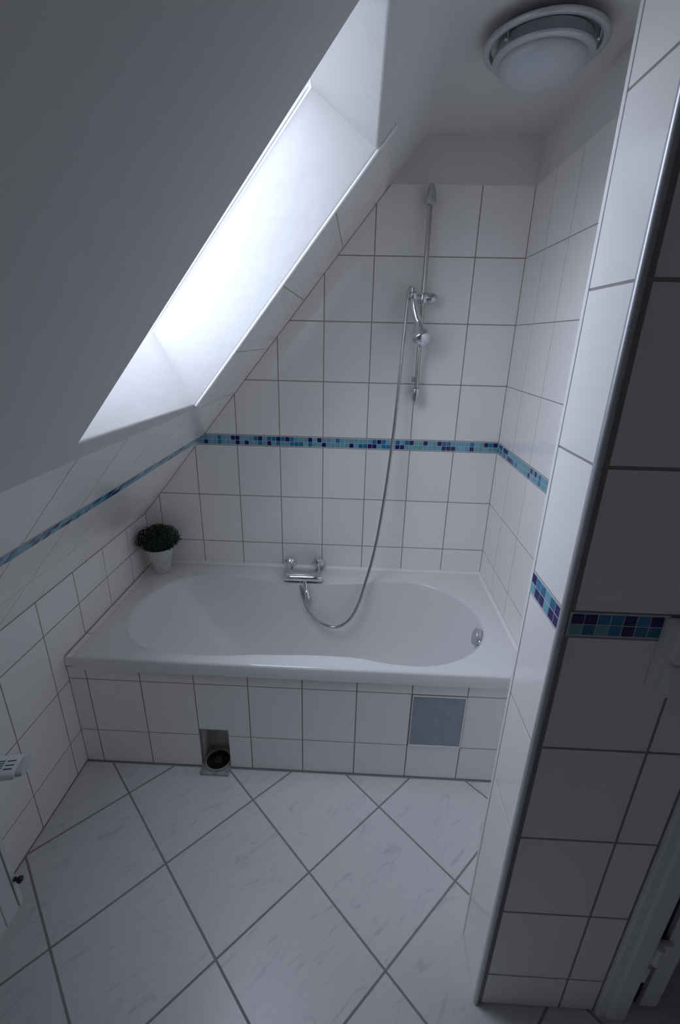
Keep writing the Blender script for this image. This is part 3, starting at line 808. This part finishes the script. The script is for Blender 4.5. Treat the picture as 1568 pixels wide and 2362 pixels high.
# ------------------------------------------------------------------ ceiling lamp
LC = V3((-0.221, -0.612, ZC))
lp = empty('ceiling_lamp', LC, 'round flush ceiling lamp with a metal ring and opal glass bowl', 'lamp')
DZ = V3((0, 0, -1))
bm = NB(); lathe(bm, [(0, 0.0), (0.085, 0.0), (0.088, 0.020), (0.0, 0.020)], LC, axis=DZ, n=56, cap=False)
obj('base', bm, M['darkrub'], lp, smooth=True)
bm = NB(); lathe(bm, [(0.085, 0.020), (0.140, 0.022), (0.1465, 0.026), (0.1475, 0.030), (0.1455, 0.034), (0.138, 0.036), (0.131, 0.034), (0.128, 0.028), (0.127, 0.024), (0.085, 0.023)], LC, axis=DZ, n=72, cap=False)
obj('outer_ring', bm, M['ring'], lp, smooth=True)
bm = NB(); lathe(bm, [(0.095, 0.024), (0.112, 0.026), (0.118, 0.046), (0.1205, 0.052), (0.119, 0.056), (0.110, 0.060), (0.104, 0.060), (0.102, 0.056), (0.095, 0.030)], LC, axis=DZ, n=72, cap=False)
obj('inner_ring', bm, M['ring'], lp, smooth=True)
bm = NB()
lathe(bm, [(0.101, 0.050)] + [(0.104*math.cos(a), 0.060+0.046*math.sin(a)) for a in [i*PI/2/14 for i in range(15)]], LC, axis=DZ, n=72, cap=False)
obj('glass_bowl', bm, M['opal'], lp, smooth=True)
for a in (math.radians(88), math.radians(208), math.radians(328)):
    bm = NB(); c = LC + V3((0.121*math.cos(a), 0.121*math.sin(a), 0)); lathe(bm, [(0.0, 0.024), (0.004, 0.024), (0.004, 0.040), (0.0055, 0.042), (0.0055, 0.046), (0, 0.047)], c, axis=DZ, n=14, cap=False)
    obj('clip_screw', bm, M['chrome'], lp, smooth=True)

# ------------------------------------------------------------------ light switch
sw = empty('light_switch', (-0.082, PF-0.003, 1.123), 'white double rocker light switch on the dark tiled partition face below the mosaic', 'switch')
bm = NB()
X0, X1, Z0, Z1 = -0.121, -0.041, 1.046, 1.196; yb = PF-0.0028
def plate(bm, x0, z0, x1, z1, ya, yc, r, rim=0.004):
    tb = bmesh.new(); n = 8; pts = []
    for (ccx, ccz, a0) in ((x1-r, z1-r, 0), (x0+r, z1-r, 90), (x0+r, z0+r, 180), (x1-r, z0+r, 270)):
        for i in range(n+1):
            a = math.radians(a0 + 90*i/n); pts.append((ccx + r*math.cos(a), ccz + r*math.sin(a), math.cos(a), math.sin(a)))
    def ring(off, y): return [tb.verts.new((p[0]-p[2]*off, y, p[1]-p[3]*off)) for p in pts]
    rs = [ring(0, ya), ring(0, yc+rim), ring(rim*0.3, yc+rim*0.3), ring(rim, yc)]
    for a, b in zip(rs, rs[1:]):
        for i in range(len(a)): tb.faces.new((a[i], a[(i+1) % len(a)], b[(i+1) % len(a)], b[i]))
    tb.faces.new(rs[-1]); tb.faces.new(list(reversed(rs[0]))); merge(bm, tb)
plate(bm, X0, Z0, X1, Z1, yb, yb-0.022, 0.013, 0.005)
obj('cover_plate', bm, M['switch'], sw, smooth=True)
for z0, z1 in ((1.055, 1.119), (1.124, 1.188)):
    bm = NB(); plate(bm, X0+0.010, z0, X1-0.010, z1, yb-0.021, yb-0.034, 0.007, 0.004)
    obj('rocker', bm, M['switch'], sw, smooth=True)

# ------------------------------------------------------------------ potted plant
PC = V3((-1.598, -0.108, RZ+0.0008))
pp = empty('potted_plant', PC, 'small dark green bushy plant in a white embossed pot on the rear left tub corner', 'potted plant')
bm = NB(); lathe(bm, [(0.0, 0.0), (0.033, 0.0), (0.0355, 0.003), (0.0635, 0.128), (0.0650, 0.133), (0.0640, 0.135), (0.060, 0.133), (0.057, 0.121), (0.0, 0.119)], PC, n=48, cap=False)
# embossed curl relief on the pot
obj('pot', bm, M['pot'], pp, smooth=True)
def curl(cu, cv, s, flip):
    pts = []
    for i in range(22):
        a = i/21*2.2*PI; r = s*(1-0.75*i/21)
        uu = cu + flip*r*math.cos(a); vv = cv + r*math.sin(a)
        R_ = 0.0355 + (vv-0.003)/0.125*0.028 + 0.0002
        th = -PI/2 + uu/0.052
        pts.append(PC + V3((R_*math.cos(th), R_*math.sin(th), vv)))
    return pts
bm = NB()
for cu, cv, s, fl in ((0.012, 0.080, 0.014, 1), (0.018, 0.045, 0.012, -1), (-0.030, 0.060, 0.013, 1), (0.045, 0.065, 0.013, -1), (-0.055, 0.08, 0.012, -1), (0.0, 0.025, 0.009, 1)):
    tube(bm, curl(cu, cv, s, fl), 0.0016, 6)
obj('relief', bm, M['pot'], pp, smooth=True)
bm = NB(); lathe(bm, [(0.0, 0.1195), (0.0565, 0.1195), (0.0565, 0.124), (0.0, 0.126)], PC, n=24, cap=False)
obj('soil', bm, M['soil'], pp)
bm = NB(); rnd = random.Random(5)
FC = PC + V3((0, 0, 0.176)); 
for i in range(4200):
    z = rnd.uniform(-0.75, 1); a = rnd.uniform(0, 2*PI); q = math.sqrt(1-z*z)
    d = V3((q*math.cos(a), q*math.sin(a), z)); k = 1.0 - 0.45*rnd.random()**2.2
    lump = 1 + 0.06*math.sin(5*a+1)*math.cos(4*z) + rnd.uniform(-.05, .06)
    p = FC + V3((d.x*0.098, d.y*0.098, d.z*0.064 if d.z > 0 else d.z*0.050))*k*lump
    nrm = (d + V3((rnd.uniform(-.8, .8), rnd.uniform(-.8, .8), rnd.uniform(-.6, .8)))).normalized()
    u, v, w = frame_from(nrm); rot = rnd.uniform(0, 2*PI); e = u*math.cos(rot)+v*math.sin(rot); f_ = w.cross(e)
    s = rnd.uniform(0.0034, 0.0058)
    vs_ = [bm.verts.new(p + e*s), bm.verts.new(p + f_*s*0.55 + w*s*0.15), bm.verts.new(p - e*s), bm.verts.new(p - f_*s*0.55 + w*s*0.15)]
    bm.faces.new(vs_)
fo_ = obj('foliage', bm, M['leaf'], pp); fo_['kind'] = 'stuff'
bm = NB()
for i in range(70):
    a = rnd.uniform(0, 2*PI); r = rnd.uniform(0, .08)
    tube(bm, [PC + V3((0.4*r*math.cos(a), 0.4*r*math.sin(a), 0.124)), PC + V3((r*math.cos(a), r*math.sin(a), 0.16 + 0.05*(1-r/.09)))], 0.0009, 4)
obj('stems', bm, M['leaf'], pp)

# ------------------------------------------------------------------ washstand cabinet, basin and tube
cb = empty('washstand_cabinet', (-1.55, -1.69, 0.36), 'pale wall-hung washstand cabinet with a dark knob at the lower left edge', 'cabinet')
bm = NB(); box(bm, -1.6965, -1.95, 0.362, -1.421, -1.447, 0.70, bev=0.002); box(bm, -1.425, -1.4575, 0.362, -1.4005, -1.446, 0.70, bev=0.0015)
obj('body', bm, M['cab'], cb)
bm = NB()
dz0, dz1, dyA, dyB = 0.362, 0.698, -1.949, -1.461
for ya, yc in ((dyA, -1.782), (-1.779, -1.629), (-1.626, -1.501), (-1.498, dyB)):
    box(bm, -1.4195, ya, dz0, -1.401, yc, dz1, bev=0.0015)
box(bm, -1.4185, dyA+.002, dz0+.002, -1.4035, dyB-.002, dz1-.002)
dd = obj('door', bm, M['cab'], cb)
bm = NB(); lathe(bm, [(0.0, 0), (0.005, 0), (0.004, 0.007), (0.0075, 0.010), (0.008, 0.015), (0.005, 0.018), (0, 0.019)], (-1.3998, -1.4505, 0.449), axis=(1, 0, 0), n=20, cap=False)
obj('knob', bm, M['black'], cb, smooth=True)
bs = empty('washbasin', (-1.57, -1.66, 0.70), 'white rectangular washbasin on top of the wall-hung cabinet', 'washbasin')
bm = NB()
bx0, bx1, by0, by1, bz0, bz1 = -1.6965, -1.432, -1.965, -1.365, 0.7005, 0.7445
outl = rect(bx0, by0, bx1, by1)
def rrect(x0, y0, x1, y1, r, z):
    pts = []
    for (ccx, ccy, a0) in ((x1-r, y1-r, 0), (x0+r, y1-r, 90), (x0+r, y0+r, 180), (x1-r, y0+r, 270)):
        for i in range(7):
            a = math.radians(a0 + 15*i); pts.append(bm.verts.new((ccx + r*math.cos(a), ccy + r*math.sin(a), z)))
    return pts
rs = [rrect(bx0+.01, by0+.01, bx1-.01, by1-.01, .02, bz0), rrect(bx0, by0, bx1, by1, .03, bz0+.01), rrect(bx0, by0, bx1, by1, .03, bz1-.006), rrect(bx0+.004, by0+.004, bx1-.004, by1-.004, .027, bz1),
      rrect(bx0+.04, by0+.05, bx1-.03, by1-.05, .05, bz1-.001), rrect(bx0+.05, by0+.06, bx1-.04, by1-.06, .05, bz1-.012), rrect(bx0+.08, by0+.10, bx1-.07, by1-.10, .04, bz1-.034)]
for a, b in zip(rs, rs[1:]):
    for i in range(len(a)): bm.faces.new((a[i], a[(i+1) % len(a)], b[(i+1) % len(a)], b[i]))
bm.faces.new(rs[-1]); bm.faces.new(list(reversed(rs[0])))
obj('bowl', bm, M['enamel'], bs, smooth=True)

tu = empty('plastic_tube', (-1.44, -1.43, bz1+0.0004), 'flat white plastic tube with teal stripes and dark print lying on the basin edge', 'tube')
e1, e2, e3 = V3((0.982, 0.19, 0)), V3((-0.19, 0.982, 0)), V3((0, 0, 1))
E0 = V3((-1.3445, -1.4097, bz1+0.0106))                  # middle of the tube's shoulder
def flat_loft(bm, secs, n=28):
    """sections (s along e1, half width, half height), super-elliptic"""
    rs = []
    for sx_, hw, hh in secs:
        r = []
        for k in range(n):
            a = 2*PI*k/n; c, d = math.cos(a), math.sin(a)
            r.append(bm.verts.new(E0 + e1*sx_ + e2*(hw*math.copysign(abs(c)**0.55, c)) + e3*(hh*math.copysign(abs(d)**0.7, d))))
        rs.append(r)
    for p, q in zip(rs, rs[1:]):
        for k in range(n): bm.faces.new((p[k], p[(k+1) % n], q[(k+1) % n], q[k]))
    bm.faces.new(rs[0]); bm.faces.new(rs[-1])
bm = NB(); flat_loft(bm, [(-0.215, 0.0290, 0.0012), (-0.200, 0.0290, 0.0014), (-0.14, 0.0290, 0.007), (-0.07, 0.0288, 0.0100), (-0.004, 0.0286, 0.0102), (0.0, 0.0265, 0.0092)])
obj('tube_body', bm, M['tube_white'], tu, smooth=True)
bm = NB(); flat_loft(bm, [(0.0003, 0.0235, 0.0085), (0.013, 0.0225, 0.0080), (0.0145, 0.0205, 0.0068)])
obj('cap', bm, M['tube_cap'], tu, smooth=True)
def stripe(s0, s1, w, half, m):
    bm = NB(); top = E0 + e3*0.0098
    P = [top + e1*x + e2*(w+y) + e3*z for x in (s0, s1) for y in (-half, half) for z in (0, 0.0008)]
    v = [bm.verts.new(p) for p in P]
    for f in ((0, 1, 3, 2), (4, 6, 7, 5), (0, 4, 5, 1), (2, 3, 7, 6), (0, 2, 6, 4), (1, 5, 7, 3)): bm.faces.new([v[i] for i in f])
    obj('printed_stripe', bm, m, tu)
for w in (0.0085, 0.0025, -0.0035, -0.0090): stripe(-0.062, -0.030, w, 0.0013, M['teal_print'])
for w in (0.0075, -0.0035, -0.0130): stripe(-0.025, -0.008, w, 0.0012, M['dark_print'])
